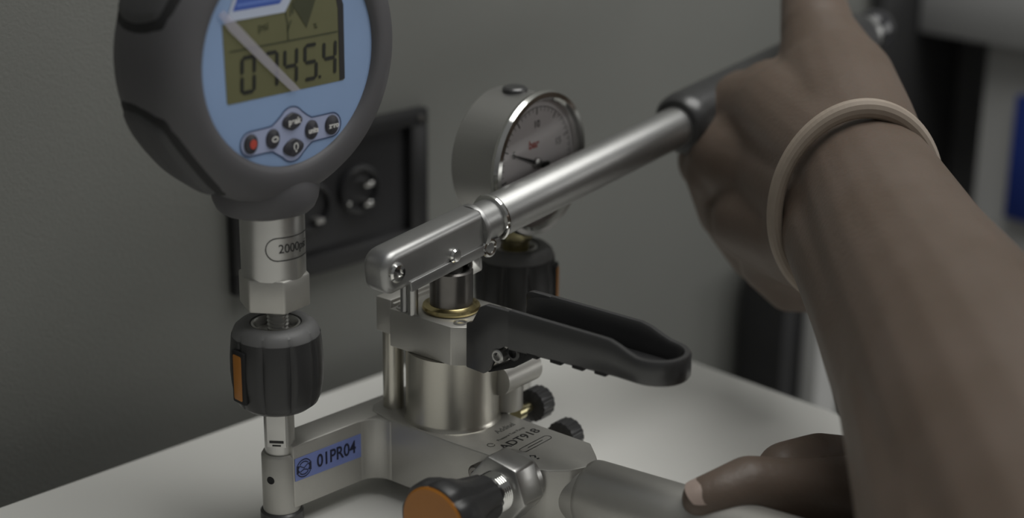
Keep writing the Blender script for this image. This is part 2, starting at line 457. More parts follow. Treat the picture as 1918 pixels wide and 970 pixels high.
# main cylinder, block, posts
bm = NB(); lathe(bm, [(0.0213, 0.0380), (0.0208, 0.0388), (0.0204, 0.0400), (0.0204, 0.0702)], Matrix.Translation(W(0, 0.001, 0)), 64); obj('cylinder', bm, ALU_CYL, pump)
bpts = [(-0.0205, -0.0168), (0.0140, -0.0168), (0.0205, -0.0120), (0.0205, 0.0168), (-0.0205, 0.0168)]
bm = NB(); prism(bm, bpts, 0.0702, 0.0875, BODY, 0.0005); blk = obj('head_block', bm, ALU, pump)
for (s, t) in ((-0.0165, -0.0125), (0.0140, -0.0105), (-0.0165, 0.0125), (0.0165, 0.0125)):
    MM = Matrix.Translation(W(s, t, 0.0875))
    bm = NB(); lathe(bm, [(0.0030, 0.0), (0.0030, 0.0005), (0.0022, 0.0006), (0.0022, 0.0001), (0, 0.0001)], MM, 24); obj('cap_screw', bm, STEEL, blk)
bm = NB(); box(bm, -0.0300, -0.0212, -0.0150, 0.012, 0.0745, 0.0905, 0.0006, BODY); box(bm, -0.0225, -0.0200, -0.0140, 0.012, 0.0800, 0.0890, 0.0003, BODY); obj('side_bracket', bm, ALU, pump)
bm = NB(); cyl(bm, 0.0046, 0.0375, 0.0745, Matrix.Translation(W(-0.0262, -0.0085, 0)), 32, 0.0003); obj('guide_post', bm, ALU_CYL, pump)
bm = NB(); cyl(bm, 0.0046, 0.0375, 0.0745, Matrix.Translation(W(-0.0262, 0.0100, 0)), 32, 0.0003); obj('guide_post', bm, ALU_CYL, pump)

# piston assembly
PMX = Matrix.Translation(W(0, 0, 0))
bm = NB(); lathe(bm, [(0.0098, 0.0875), (0.0122, 0.0878), (0.0126, 0.0888), (0.0122, 0.0898), (0.0100, 0.0902), (0.0096, 0.0905)], PMX, 56); obj('piston_washer', bm, BRASS, pump)
bm = NB(); lathe(bm, [(0.0093, 0.0900), (0.0093, 0.1052), (0.0086, 0.1060), (0.0076, 0.1060), (0.0074, 0.1048), (0.0, 0.1048)], PMX, 56); obj('piston_sleeve', bm, DARK_STEEL, pump)
bm = NB(); cyl(bm, 0.0048, 0.104, 0.118, PMX, 32); obj('piston_rod', bm, STEEL, pump)

# lever
TL = R(5)
L1 = Vector((math.sin(TL), -math.cos(TL), 0)); L2h = Vector((math.cos(TL), math.sin(TL), 0))
sl = 0.116
L2 = (L2h + Z3 * sl).normalized(); LN = L1.cross(L2).normalized()
if LN.z < 0: LN = -LN
LO = BO + Z3 * 0.1196
LM = frame(LO, L2, L1, LN)               # x along the lever, y towards the camera, z up
KX = math.sqrt(1 + sl * sl)
lev = NB()
prism(lev, [(0.0150, -0.0086), (0.0150, 0.0094)] + [(-0.0385 - 0.0075 * math.sin(R(a)), 0.0024 + 0.0070 * math.cos(R(a))) for a in range(0, 91, 15)] + [(-0.0410 - 0.0050 * math.cos(R(a)), -0.0036 - 0.0050 * math.sin(R(a))) for a in range(0, 91, 15)], -0.0072, 0.0072, LM @ Matrix.Rotation(R(90), 4, 'X'), 0.0036, 4)
lever = obj('lever_channel', lev, LEVER_M, pump)
# under flange of the channel
bm = NB(); box(bm, -0.0330, 0.0215, -0.0079, -0.0060, -0.0105, -0.0060, 0.0004, LM); box(bm, -0.0330, 0.0215, 0.0060, 0.0079, -0.0105, -0.0060, 0.0004, LM); obj('channel_flange', bm, LEVER_M, lever)
for (x, z) in ((-0.0400, 0.0010), (-0.0062, -0.0042)):
    MM = LM @ Matrix.Translation((x, 0.0072, z)) @ Matrix.Rotation(R(-90), 4, 'X')
    bm = NB(); lathe(bm, [(0.0042, 0), (0.0042, 0.0010), (0.0034, 0.0018), (0.0018, 0.0020), (0.0016, 0.0012), (0, 0.0012)] if x < -0.02 else [(0.0031, 0), (0.0031, 0.0008), (0.0024, 0.0016), (0, 0.0018)], MM, 28); obj('screw', bm, CHROME, lever)
XM = LM @ Matrix.Rotation(R(90), 4, 'Y')     # local z along the lever
bm = NB(); lathe(bm, [(0.0098, 0.0120), (0.0102, 0.0128), (0.0102, 0.0142), (0.0094, 0.0150), (0.0088, 0.0155), (0.0088, 0.0250)], XM, 48); obj('lever_neck', bm, LEVER_M, pump)
bm = NB(); lathe(bm, [(0.0088, 0.0240), (0.0104, 0.0244), (0.0108, 0.0254), (0.0104, 0.0264), (0.0092, 0.0268)], XM, 48); obj('lever_ring', bm, CHROME, pump)
bm = NB(); lathe(bm, [(0.0092, 0.0262), (0.0098, 0.0275), (0.0098, 0.172), (0.0098, 0.3330)], XM, 56); obj('lever_tube', bm, LEVER_M, pump)
bm = NB(); lathe(bm, [(0.0098, 0.1585), (0.0130, 0.1590), (0.0148, 0.1612), (0.0155, 0.1660), (0.0156, 0.2500), (0.0150, 0.3180), (0.0138, 0.3230), (0.0098, 0.3240)], XM, 56); obj('lever_grip', bm, BLACK_PL, pump)
bm = NB(); lathe(bm, [(0.0, 0.350), (0.006, 0.3495), (0.0103, 0.3455), (0.0118, 0.3400), (0.0105, 0.3340), (0.0075, 0.3295), (0.006, 0.3230)], XM, 40); obj('end_knob', bm, GLOSS_BLACK, pump)
# clevis between lever and piston, and linkage rods
bm = NB(); box(bm, 0.0050, 0.0130, -0.0048, 0.0048, -0.0190, -0.0070, 0.0012, LM); ring(bm, 0.0032, 0.0012, LM @ Matrix.Translation((0.0150, 0.0072, -0.0085)) @ Matrix.Rotation(R(90), 4, 'X'), 24, 8); cyl(bm, 0.0020, 0, 0.014, LM @ Matrix.Translation((0.0150, -0.0075, -0.0085)) @ Matrix.Rotation(R(-90), 4, 'X'), 16); obj('clevis', bm, CHROME, pump)
bm = NB(); box(bm, 0.0140, 0.0260, -0.0050, 0.0050, -0.0130, -0.0070, 0.0020, LM); obj('lever_lug', bm, STEEL, pump)
def rod(a, b, r, m, nm):
    bm = NB(); d = Vector(b) - Vector(a); cyl(bm, r, 0, d.length, axis_frame(a, d), 20, 0.0003); obj(nm, bm, m, pump)
rod(W(-0.0135, -0.0145, 0.0870), W(-0.0135, -0.0145, 0.1140), 0.0020, LEVER_M, 'link_rod')
rod(W(-0.0088, -0.0148, 0.0870), W(-0.0088, -0.0148, 0.1140), 0.0023, STEEL, 'link_rod')
bm = NB(); box(bm, -0.0160, -0.0068, -0.0180, -0.0115, 0.1080, 0.1150, 0.0006, BODY); obj('link_bracket', bm, ALU, pump)

# black clamp handle: a U-shaped channel
def clamp():
    path = []
    for i in range(16): path.append((0.0420 + (0.1045 - 0.0420) * i / 15, -0.0120))
    for i in range(1, 16):
        a = R(-90 + 180 * i / 16); path.append((0.1050 + 0.0128 * math.cos(a), -0.0000 + 0.0120 * math.sin(a)))
    for i in range(16): path.append((0.1045 - (0.1045 - 0.0330) * i / 15, 0.0120))
    def top(s):
        if s < 0.0900: return 0.1008
        k = min(1, (s - 0.0900) / 0.017); k = k * k * (3 - 2 * k)
        return 0.1008 - 0.0046 * k
    def bot(s): return 0.0840 + (s - 0.049) * 0.05 - 0.0016 * max(0, (s - 0.095) / 0.025)
    t = NB(); secs = []
    n = len(path); th = 0.0034
    for i, (s, tt) in enumerate(path):
        a = Vector(path[max(i - 1, 0)]); b = Vector(path[min(i + 1, n - 1)]); d = (b - a).normalized(); nr = Vector((d.y, -d.x)) * th / 2
        zt, zb = top(s), bot(s)
        if i > n - 5: zt -= [0, .0003, .0012, .003][i - (n - 4)] if i >= n - 4 else 0
        c = 0.0011
        prof = [(-1, zb + c), (-0.6, zb), (0.6, zb), (1, zb + c), (1, zt - c), (0.6, zt), (-0.6, zt), (-1, zt - c)]
        secs.append([t.verts.new((s + nr.x * k, tt + nr.y * k, z)) for k, z in prof])
    for a, b in zip(secs[:-1], secs[1:]):
        for j in range(8):
            k = (j + 1) % 8; t.faces.new((a[j], a[k], b[k], b[j]))
    t.faces.new(secs[0]); t.faces.new(secs[-1][::-1])
    bmesh.ops.recalc_face_normals(t, faces=t.faces[:])
    bm = NB(); join(bm, t, BODY)
    # cheek at the block end
    sz = [(0.0195, 0.0700), (0.0195, 0.0900), (0.0225, 0.0910), (0.0265, 0.0985), (0.0300, 0.1003), (0.0450, 0.1005), (0.0470, 0.0845), (0.0400, 0.0845), (0.0365, 0.0820), (0.0345, 0.0775), (0.0315, 0.0715), (0.0290, 0.0695)]
    CM = frame(BO, E1, Z3, -E2)      # local x=s, y=z, z=-t
    prism(bm, sz, 0.0105, 0.0135, CM, 0.0006)
    sz2 = [(0.0320, 0.0845), (0.0320, 0.0988), (0.0335, 0.1003), (0.0355, 0.1008), (0.0450, 0.1008), (0.0450, 0.0845)]
    prism(bm, sz2, -0.0135, -0.0105, CM, 0.0006)
    # floor of the channel
    fl = [(0.030, -0.0112), (0.106, -0.0112)] + [(0.106 + 0.0125 * math.cos(R(a)), 0.0112 * math.sin(R(a))) for a in range(-75, 76, 15)] + [(0.106, 0.0112), (0.030, 0.0112)]
    prism(bm, fl, 0.0868, 0.0885, BODY)
    co = obj('clamp_handle', bm, BLACK_PL, pump)
    for s in (0.054, 0.066, 0.077, 0.088):
        bm = NB(); box(bm, s - 0.0028, s + 0.0028, -0.0134, -0.006, bot(s) - 0.0012, bot(s) + 0.0015, 0.0005, BODY); obj('grip_rib', bm, GROOVE, co)
    for (s, z, r) in ((0.0368, 0.0795, 0.0030), (0.0420, 0.0812, 0.0034)):
        MM = CM @ Matrix.Translation((s, z, 0.0098 if r < 0.0032 else 0.006))
        bm = NB(); lathe(bm, [(r, 0), (r, 0.0042), (r * 0.85, 0.0046), (r * 0.6, 0.0046), (r * 0.55, 0.0030), (0, 0.0030)], MM, 28); obj('pivot_pin', bm, STEEL if r < 0.0032 else BLACK_PL, co)
    bm = NB(); prism(bm, [(0.0285, 0.0688), (0.0278, 0.0705), (0.0390, 0.0765), (0.0440, 0.0835), (0.0480, 0.0830), (0.0470, 0.0780), (0.0420, 0.0745)], 0.003, 0.0100, CM, 0.0006); obj('cam_lobe', bm, GROOVE, co)
clamp()

# valve body on the far side with two thumb knobs
VM = axis_frame(W(0.0190, 0.008, 0.0570), E2)
bm = NB(); lathe(bm, [(0.0070, 0.0), (0.0070, 0.0230), (0.0060, 0.0242), (0, 0.0242)], VM, 40); cyl(bm, 0.0075, 0.0380, 0.0570, Matrix.Translation(W(0.0130, 0.0220, 0)), 40, 0.0006); obj('valve_body', bm, ALU, pump)
def thumb_knob(s, t0, t1, z, r=0.0074):
    MM = axis_frame(W(s, t0, z), E2)
    L = t1 - t0
    bm = NB(); lathe(bm, [(0.0034, 0), (0.0034, L * 0.35), (0.0022, L * 0.36), (0.0022, L)], MM, 24); st = obj('knob_stem', bm, YELLOW_BRASS, pump)
    def kn(a, h): return 1 + 0.03 * math.cos(16 * a)
    bm = NB(); lathe(bm, [(0.0040, L - 0.003), (r, L - 0.0015), (r, L + 0.006), (r * 0.85, L + 0.0075), (0, L + 0.0078)], MM, 96, kn); obj('thumb_knob', bm, KNOB_PL, pump)
thumb_knob(0.0167, 0.024, 0.0370, 0.0350)
thumb_knob(0.0340, 0.0150, 0.0360, 0.0245)

# front valve: hex nut, thread and black knob with orange cap
FM = axis_frame(W(0.0535, -0.0195, 0.0315), -E2)
bm = NB()
prism(bm, hexpts(0.0150, -9), 0.0020, 0.0150, FM, 0.0012, 2); cyl(bm, 0.0128, 0.0, 0.0025, FM, 40); obj('hex_nut', bm, STEEL, pump)
bm = NB()
pr_ = [(0.0085, 0.0148)]
for i in range(5): pr_ += [(0.0088, 0.0152 + i * 0.0012), (0.0079, 0.0158 + i * 0.0012)]
lathe(bm, pr_ + [(0.0078, 0.0215)], FM, 40); obj('valve_thread', bm, CHROME, pump)
def flu(a, h):
    x = (a * 7 / (2 * math.pi)) % 1.0
    d = min(x, 1 - x)
    return 1 - 0.07 * max(0, 1 - d / 0.22)
bm = NB(); lathe(bm, [(0.0075, 0.0210), (0.0098, 0.0225), (0.0106, 0.0270), (0.0122, 0.0350), (0.0160, 0.0425), (0.0177, 0.0475), (0.0175, 0.0520), (0.0167, 0.0534), (0.0158, 0.0534)], FM, 112, flu); fk = obj('valve_knob', bm, KNOB_PL, pump)
bm = NB(); lathe(bm, [(0.0158, 0.0520), (0.0158, 0.0538), (0.0150, 0.0544), (0, 0.0548)], FM, 56); obj('orange_cap', bm, ORANGE, fk, label='orange cap')
# small stop screw beside it
SM = axis_frame(W(0.0360, -0.0205, 0.0305), -E2)
bm = NB(); lathe(bm, [(0.0028, 0), (0.0028, 0.0015), (0.0040, 0.0018), (0.0041, 0.0060), (0.0032, 0.0068), (0.0018, 0.0068), (0.0018, 0.005), (0, 0.005)], SM, 32); obj('stop_screw', bm, DARK_STEEL, pump)

# asset sticker on the arm
SMt = frame((0, -0.00905, 0), (1, 0.04, 0), (0, 0, 1), (0, -1, 0))
SMt = AM @ frame((0, -0.0086, 0), (1, 0, 0), (0, 0, 1), (0, -1, 0))
bm = NB(); prism(bm, [(0.0008, 0.0212), (0.0008, 0.0316), (0.0375, 0.0316), (0.0375, 0.0206)], 0.0, 0.0002, SMt); stk = obj('asset_sticker', bm, STICKER, pump, label='blue sticker reading 01PR04')
obj('lettering', text_bm('01PR04', 0.0082, SMt @ Matrix.Translation((0.0235, 0.0264, 0.0003)), 0.00005, 0.86, 0.00012), STICKER_INK, stk, 0)
bm = NB()
cx, cy = 0.0055, 0.0262
for r_, a0, a1 in ((0.0040, 30, 150), (0.0040, 210, 330), (0.0029, 40, 140), (0.0029, 220, 320)):
    stroke(bm, arc(cx, cy, r_, a0, a1, 10), 0.00045, 0.00035, SMt)
for sg in (-1, 1):
    poly(bm, [(cx + sg * 0.0040, cy - 0.0020), (cx + sg * 0.0040, cy + 0.0020), (cx + sg * 0.0022, cy + 0.0014), (cx + sg * 0.0030, cy), (cx + sg * 0.0022, cy - 0.0014)], 0.00035, SMt)
stroke(bm, [(cx - 0.0022, cy + 0.0014), (cx, cy), (cx + 0.0022, cy + 0.0014)], 0.0004, 0.00035, SMt)
stroke(bm, [(cx - 0.0022, cy - 0.0014), (cx, cy - 0.0006), (cx + 0.0022, cy - 0.0014)], 0.0004, 0.00035, SMt)
obj('emblem', bm, STICKER_INK, stk, 0)

# engraving on the base plate: text runs along t
EM = frame(W(0, 0, 0.03805), E2, -E1, Z3)
bm = text_bm('ADT918', 0.0062, EM @ Matrix.Translation((-0.0002, -0.0385, 0)), 0.00004, 1.12, 0.00008); obj('engraving', bm, BLACK_INK, pump, 0)
bm = text_bm('Additel', 0.0042, EM @ Matrix.Translation((0.0040, -0.0268, 0)), 0.00004, 1.0, 0.00005)
join(bm, text_bm('Pressure Test Pump', 0.0022, EM @ Matrix.Translation((0.0010, -0.0325, 0)), 0.00004))
stroke(bm, arc(-0.0130, -0.0330, 0.0016, 0, 330, 14), 0.0004, 0.00005, EM)
obj('engraving', bm, GREY_INK, pump, 0)
bm = NB()
stroke(bm, arc(0.0082, -0.0465, 0.0018, -90, 90, 8) + arc(-0.0078, -0.0465, 0.0018, 90, 270, 8), 0.00035, 0.00005, EM, True)
stroke(bm, [(-0.0050, -0.0465), (0.0050, -0.0465)], 0.0004, 0.00005, EM)
stroke(bm, [(-0.0125, -0.0535), (-0.0105, -0.0520), (-0.0092, -0.0535), (-0.0105, -0.0548)], 0.0009, 0.00005, EM)
stroke(bm, [(-0.0112, -0.0562), (-0.0098, -0.0562)], 0.0009, 0.00005, EM)
obj('engraving', bm, BLACK_INK, pump, 0)

# ------------------------------------------------------------------ digital gauge
dg_ = thing('digital_gauge', 'large grey rubber-booted digital pressure gauge with a blue face and LCD, on the front connector', 'gauge', (0, 0, 0.088))
GA = R(4); GC = Vector((0, 0, 0.2045))
Gh = Vector((math.cos(GA), math.sin(GA), 0)); Gn = Vector((math.sin(GA), -math.cos(GA), 0))
GM = frame(GC, Gh, Z3, Gn)               # local x right, y up, z out of the face
case_prof = [(0.0, -0.0300), (0.0440, -0.0300), (0.0500, -0.0285), (0.0545, -0.0240), (0.0575, -0.0150), (0.0590, -0.0040), (0.0591, 0.0040), (0.0577, 0.0100), (0.0545, 0.0142), (0.0500, 0.0162), (0.0455, 0.0165), (0.0436, 0.0158), (0.0428, 0.0142), (0.0, 0.0142)]
bm = NB(); lathe(bm, case_prof, GM, 128); case = obj('rubber_boot', bm, RUBBER, dg_, 50)
def case_r(d):
    pp = [p for p in case_prof if p[0] > 0.0436][:]
    for (r0, d0), (r1, d1) in zip(pp[:-1], pp[1:]):
        if d0 <= d <= d1: return r0 + (r1 - r0) * (d - d0) / max(1e-9, d1 - d0)
    return pp[-1][0]
def pad(ang, half, d0, d1, grow, lift, edge, m, nm, parent):
    N, K = 28, 16; t = NB(); grid = []
    for i in range(N + 1):
        row = []
        for j in range(K + 1):
            x = -1 + 2 * i / N; y = -1 + 2 * j / K
            # squircle mapping
            px = x * math.sqrt(1 - y * y * 0.32); py = y * math.sqrt(1 - x * x * 0.32)
            a = R(ang + px * (half + grow * 60)); d = (d0 + d1) / 2 + py * ((d1 - d0) / 2 + grow * 0.06)
            e = max(abs(x), abs(y)); h = lift if e < 0.86 else lift + (edge - lift) * ((e - 0.86) / 0.14) ** 1.5
            r = case_r(max(-0.0284, min(0.0160, d))) + h
            row.append(t.verts.new((r * math.cos(a), r * math.sin(a), d)))
        grid.append(row)
    for i in range(N):
        for j in range(K):
            t.faces.new((grid[i][j], grid[i + 1][j], grid[i + 1][j + 1], grid[i][j + 1]))
    b = NB(); join(b, t, GM); return obj(nm, b, m, parent, 60)
for ang in (140, 218, 322, 40):
    g_ = pad(ang, 23, -0.0265, 0.0100, 0.070, 0.0005, -0.0008, GROOVE, 'pad_groove', case)
    pad(ang, 23, -0.0265, 0.0100, 0.0, 0.0016, -0.0002, RUBBER_PAD, 'grip_pad', case)
# neck and steel stem
bm = NB(); lathe(bm, [(0.0205, 0.1580), (0.0218, 0.1520), (0.0221, 0.1480), (0.0214, 0.1440), (0.0200, 0.1408), (0.0183, 0.1392), (0.0130, 0.1387)], Matrix.Translation((0.0010, 0.0055, 0)), 64); obj('neck_collar', bm, RUBBER, dg_, 60)
bm = NB(); lathe(bm, [(0.0131, 0.1130), (0.0132, 0.1140), (0.0132, 0.1400)], None, 64); stem = obj('steel_stem', bm, STEEL, dg_)
bm = NB(); prism(bm, hexpts(0.0150, 10), 0.0995, 0.1137, None, 0.0010); obj('hex_collar', bm, ALU, dg_)
bm = NB(); pr_ = [(0.0045, 0.0885)]
for i in range(7): pr_ += [(0.0046, 0.0890 + i * 0.0015), (0.0038, 0.0897 + i * 0.0015)]
lathe(bm, pr_ + [(0.0040, 0.1000)], Matrix.Translation((0.0012, 0, 0)), 32); obj('threaded_tip', bm, STEEL, dg_)
def wrap(r, a0):
    def f(c):
        a = a0 + c.x / r
        return Vector(((r + c.z) * math.cos(a), (r + c.z) * math.sin(a), c.y))
    return f
fw = wrap(0.0133, R(-105))
bm = text_bm('2000psi', 0.0052, Matrix.Translation((0, 0, 0.1270)), 0.00004, 0.95, 0.00003, lambda c: fw(Vector((c.x + 0.0050, c.y, c.z))))
t = NB(); stroke(t, arc(0.0125, 0, 0.0048, -90, 90, 10) + [(x_, 0.0048) for x_ in (0.009, 0.006, 0.003, 0)] + arc(-0.0030, 0, 0.0048, 90, 270, 10) + [(x_, -0.0048) for x_ in (0, 0.003, 0.006, 0.009)], 0.0004, 0.0001, None, True)
for v in t.verts: v.co = fw(v.co)
join(bm, t, Matrix.Translation((0, 0, 0.1270)))
obj('range_marking', bm, BLACK_INK, stem, 0)

# face: coordinates in GM relative to the case centre (x right, y up)
FZ = 0.0143
bm = NB(); lathe(bm, [(0.0428, FZ - 0.0006), (0.0428, FZ), (0, FZ)], GM, 96, None, False); face = obj('face_plate', bm, BLUE_FACE, dg_, 30, 'pale blue face plate')
def fy(z): return z - 0.2045
# LCD window
def lcd_shape(o=0.0):
    return [(-0.0316 - o, fy(0.1920) - o), (-0.0310, fy(0.1912) - o), (0.0270, fy(0.1912) - o), (0.0278 + o, fy(0.1918) - o), (0.0278 + o, fy(0.2215)), (0.0262 + o, fy(0.2260)), (0.0225, fy(0.2310) + o), (0.0165, fy(0.2345) + o), (0.0100, fy(0.2355) + o), (0.0045, fy(0.2330) + o), (0.0005 - o * 0.5, fy(0.2290)), (-0.0025, fy(0.2248) + o), (-0.0324 - o, fy(0.2218) + o)]
bm = NB(); prism(bm, lcd_shape(0.0), FZ - 0.0001, FZ + 0.00015, GM); lcd = obj('lcd_display', bm, LCD, dg_, 30, 'olive LCD display')
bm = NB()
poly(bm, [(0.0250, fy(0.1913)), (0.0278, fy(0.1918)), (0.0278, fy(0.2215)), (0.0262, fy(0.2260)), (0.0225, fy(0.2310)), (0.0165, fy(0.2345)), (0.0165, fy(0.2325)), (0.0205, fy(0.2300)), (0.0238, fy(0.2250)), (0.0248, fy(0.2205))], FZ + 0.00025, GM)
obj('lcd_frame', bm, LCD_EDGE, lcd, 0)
LM2 = GM
bm = NB()
stroke(bm, [(-0.0295, fy(0.2112)), (0.0245, fy(0.2112))], 0.0006, FZ + 0.0003, LM2)
stroke(bm, [(-0.0010, fy(0.2112)), (-0.0010, fy(0.2180)), (-0.0020, fy(0.2230))], 0.0006, FZ + 0.0003, LM2)
stroke(bm, arc(0.0115, fy(0.2205), 0.0112, 180, 20, 24), 0.0005, FZ + 0.0003, LM2)
stroke(bm, arc(0.0115, fy(0.2205), 0.0100, 175, 95, 14), 0.0009, FZ + 0.0003, LM2)
stroke(bm, [(0.0008, fy(0.2190)), (-0.0012, fy(0.2150))], 0.0006, FZ + 0.0003, LM2)
obj('lcd_lines', bm, LCD_LINE, lcd, 0)
bm = NB(); poly(bm, [(0.0085, fy(0.2150))] + arc(0.0085, fy(0.2150), 0.0125, 125, 65, 10), FZ + 0.00032, LM2)
bm2 = text_bm('psi', 0.0048, LM2 @ Matrix.Translation((-0.0130, fy(0.2185), FZ + 0.0003)), 0.00003); join(bm, bm2)
bm2 = text_bm('%', 0.0030, LM2 @ Matrix.Translation((0.0130, fy(0.2150), FZ + 0.0003)), 0.00003); join(bm, bm2)
obj('bar_graph', bm, LCD_LINE, lcd, 0)
SEG = {'0': 'abcdef', '1': 'bc', '2': 'abged', '4': 'fgbc', '5': 'afgcd', '7': 'abc', '9': 'abcdfg'}
def digit(bm, ch, x, y, w, h):
    sk = 0.05
    def P(px, py): return (x + px * w + sk * py * h, y + py * h)
    tk = 0.17
    def hseg(py): return [P(0.10, py), P(0.20, py + tk / 2 * 0.6), P(0.80, py + tk / 2 * 0.6), P(0.90, py), P(0.80, py - tk / 2 * 0.6), P(0.20, py - tk / 2 * 0.6)]
    def vseg(px, p0, p1): return [P(px, p0), P(px + 0.115, p0 + 0.05), P(px + 0.115, p1 - 0.05), P(px, p1), P(px - 0.115, p1 - 0.05), P(px - 0.115, p0 + 0.05)]
    segs = {'a': hseg(0.96), 'g': hseg(0.5), 'd': hseg(0.04), 'f': vseg(0.08, 0.52, 0.96), 'b': vseg(0.92, 0.52, 0.96), 'e': vseg(0.08, 0.04, 0.48), 'c': vseg(0.92, 0.04, 0.48)}
    for s in SEG[ch]: poly(bm, segs[s], FZ + 0.00035, GM)
bm = NB()
for ch, x in zip('07454', (-0.0250, -0.0138, -0.0040, 0.0062, 0.0160)):
    digit(bm, ch, x, fy(0.1940), 0.0070, 0.0145)
poly(bm, [(0.0140, fy(0.1940)), (0.0152, fy(0.1940)), (0.0152, fy(0.1952)), (0.0140, fy(0.1952))], FZ + 0.00035, GM)
obj('lcd_digits', bm, LCD_INK, lcd, 0)
# badge above the display
bz = [(-0.0295, fy(0.2240)), (-0.0035, fy(0.2240)), (0.0008, fy(0.2285)), (0.0040, fy(0.2345)), (-0.0240, fy(0.2345))]
bm = NB(); prism(bm, [(x + (0.0012 if i in (1, 2, 3) else -0.0012), y - (0.0014 if i < 2 else 0)) for i, (x, y) in enumerate(bz)], FZ, FZ + 0.0004, GM); bdg = obj('badge', bm, BADGE_WHITE, dg_, 30, 'white-edged blue badge above the display')
bm = NB(); poly(bm, [(-0.0275, fy(0.2262)), (-0.0048, fy(0.2262)), (-0.0012, fy(0.2300)), (0.0018, fy(0.2345)), (-0.0232, fy(0.2345))], FZ + 0.00045, GM); obj('badge_field', bm, BADGE_BLUE, bdg, 0)
bm = NB(); stroke(bm, [(-0.0255, fy(0.2282)), (-0.0042, fy(0.2282))], 0.0014, FZ + 0.0005, GM); stroke(bm, [(-0.0240, fy(0.2306)), (-0.0030, fy(0.2306))], 0.0010, FZ + 0.0005, GM); obj('badge_stripe', bm, BADGE_LINE, bdg, 0)
bm = NB(); poly(bm, arc(-0.0128, fy(0.2338), 0.0064, 0, 350, 24, 0.0034), FZ + 0.00055, GM); obj('badge_emblem', bm, RED, bdg, 0)
# keypad
KY = fy(0.1741)
def outline():
    L = []
    L += arc(-0.0212, KY, 0.0049, 90, 270, 14)
    L += [(-0.0140, KY - 0.0049), (-0.0105, KY - 0.0052), (-0.0080, KY - 0.0068)]
    L += arc(-0.0003, KY - 0.0052, 0.0062, 215, 325, 12, 0.0058)
    L += [(0.0075, KY - 0.0064), (0.0098, KY - 0.0050), (0.0130, KY - 0.0049)]
    L += arc(0.0202, KY, 0.0049, -90, 90, 14)
    L += [(0.0130, KY + 0.0049), (0.0098, KY + 0.0050), (0.0075, KY + 0.0064)]
    L += arc(-0.0003, KY + 0.0052, 0.0062, 35, 145, 12, 0.0058)
    L += [(-0.0080, KY + 0.0066), (-0.0105, KY + 0.0051), (-0.0140, KY + 0.0049)]
    return L
bm = NB(); poly(bm, outline(), FZ + 0.0002, GM); bmesh.ops.triangulate(bm, faces=bm.faces[:]); kp = obj('keypad', bm, BLUE_PALE, dg_, 0)
bm = NB(); stroke(bm, outline(), 0.00048, FZ + 0.0003, GM, True); obj('keypad_outline', bm, BLUE_LINE, kp, 0)
def button(x, y, rx, ry, round_, nm):
    bm = NB()
    t = NB()
    n = 40; r0 = []
    for (k, h) in ((1.0, FZ + 0.0001), (1.0, FZ + 0.0007), (0.88, FZ + 0.0011), (0.0, FZ + 0.0012)):
        if k == 0: r0.append([t.verts.new((x, y, h))]); continue
        rg = []
        for i in range(n):
            a = 2 * math.pi * i / n; ca, sa = math.cos(a), math.sin(a)
            if round_: px, py = ca, sa
            else:
                px, py = ca, sa * (1 - 0.18 * abs(ca)); px = math.copysign(abs(ca) ** 1.15, ca)
            rg.append(t.verts.new((x + rx * k * px, y + ry * k * py, h)))
        r0.append(rg)
    for a, b in zip(r0[:-1], r0[1:]):
        for i in range(n):
            j = (i + 1) % n
            if len(b) == 1: t.faces.new((a[i], a[j], b[0]))
            else: t.faces.new((a[i], a[j], b[j], b[i]))
    join(bm, t, GM)
    return obj('button', bm, BTN, dg_, 40, nm)
BZ = FZ + 0.0013
b_ = button(-0.0212, KY, 0.0033, 0.0039, True, 'power button with red dot')
bm = NB(); poly(bm, arc(-0.0206, KY, 0.0017, 0, 345, 20, 0.0019), BZ, GM); obj('symbol', bm, RED, b_, 0)
b_ = button(-0.0103, KY, 0.0033, 0.0039, True, 'button with pale loop symbol')
bm = NB(); stroke(bm, arc(-0.0098, KY - 0.0001, 0.0014, 0, 345, 16, 0.0009), 0.0006, BZ, GM, True); obj('symbol', bm, WHITE_INK, b_, 0)
b_ = button(-0.0003, KY + 0.0052, 0.0050, 0.0036, False, 'button marked peak')
obj('symbol', text_bm('peak', 0.0034, GM @ Matrix.Translation((0.0002, KY + 0.0053, BZ)), 0.00003, 0.95, 0.00012), WHITE_INK, b_, 0)
b_ = button(-0.0001, KY - 0.0054, 0.0052, 0.0037, False, 'button with lamp symbol')
bm = NB(); stroke(bm, arc(0.0006, KY - 0.0050, 0.0010, -60, 240, 16, 0.0014), 0.0005, BZ, GM, False); stroke(bm, [(0.0002, KY - 0.0068), (0.0010, KY - 0.0068)], 0.0008, BZ, GM); obj('symbol', bm, WHITE_INK, b_, 0)
b_ = button(0.0095, KY, 0.0033, 0.0039, True, 'button marked units')
obj('symbol', text_bm('units', 0.0030, GM @ Matrix.Translation((0.0098, KY - 0.0002, BZ)), 0.00003, 0.88, 0.00012), WHITE_INK, b_, 0)
b_ = button(0.0202, KY, 0.0035, 0.0040, True, 'button marked zero')
obj('symbol', text_bm('zero', 0.0031, GM @ Matrix.Translation((0.0206, KY - 0.0001, BZ)), 0.00003, 0.88, 0.00012), WHITE_INK, b_, 0)

bm = NB()  # reflection streak on the display, built as a thin pale sheet
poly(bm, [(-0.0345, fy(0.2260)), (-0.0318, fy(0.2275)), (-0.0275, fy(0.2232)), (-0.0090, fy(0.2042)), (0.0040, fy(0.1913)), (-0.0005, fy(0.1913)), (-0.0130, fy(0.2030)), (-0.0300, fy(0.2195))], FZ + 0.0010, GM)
obj('painted_glare_streak', bm, PAINTED_GLARE, dg_, 0, 'pale diagonal reflection streak painted over the display')

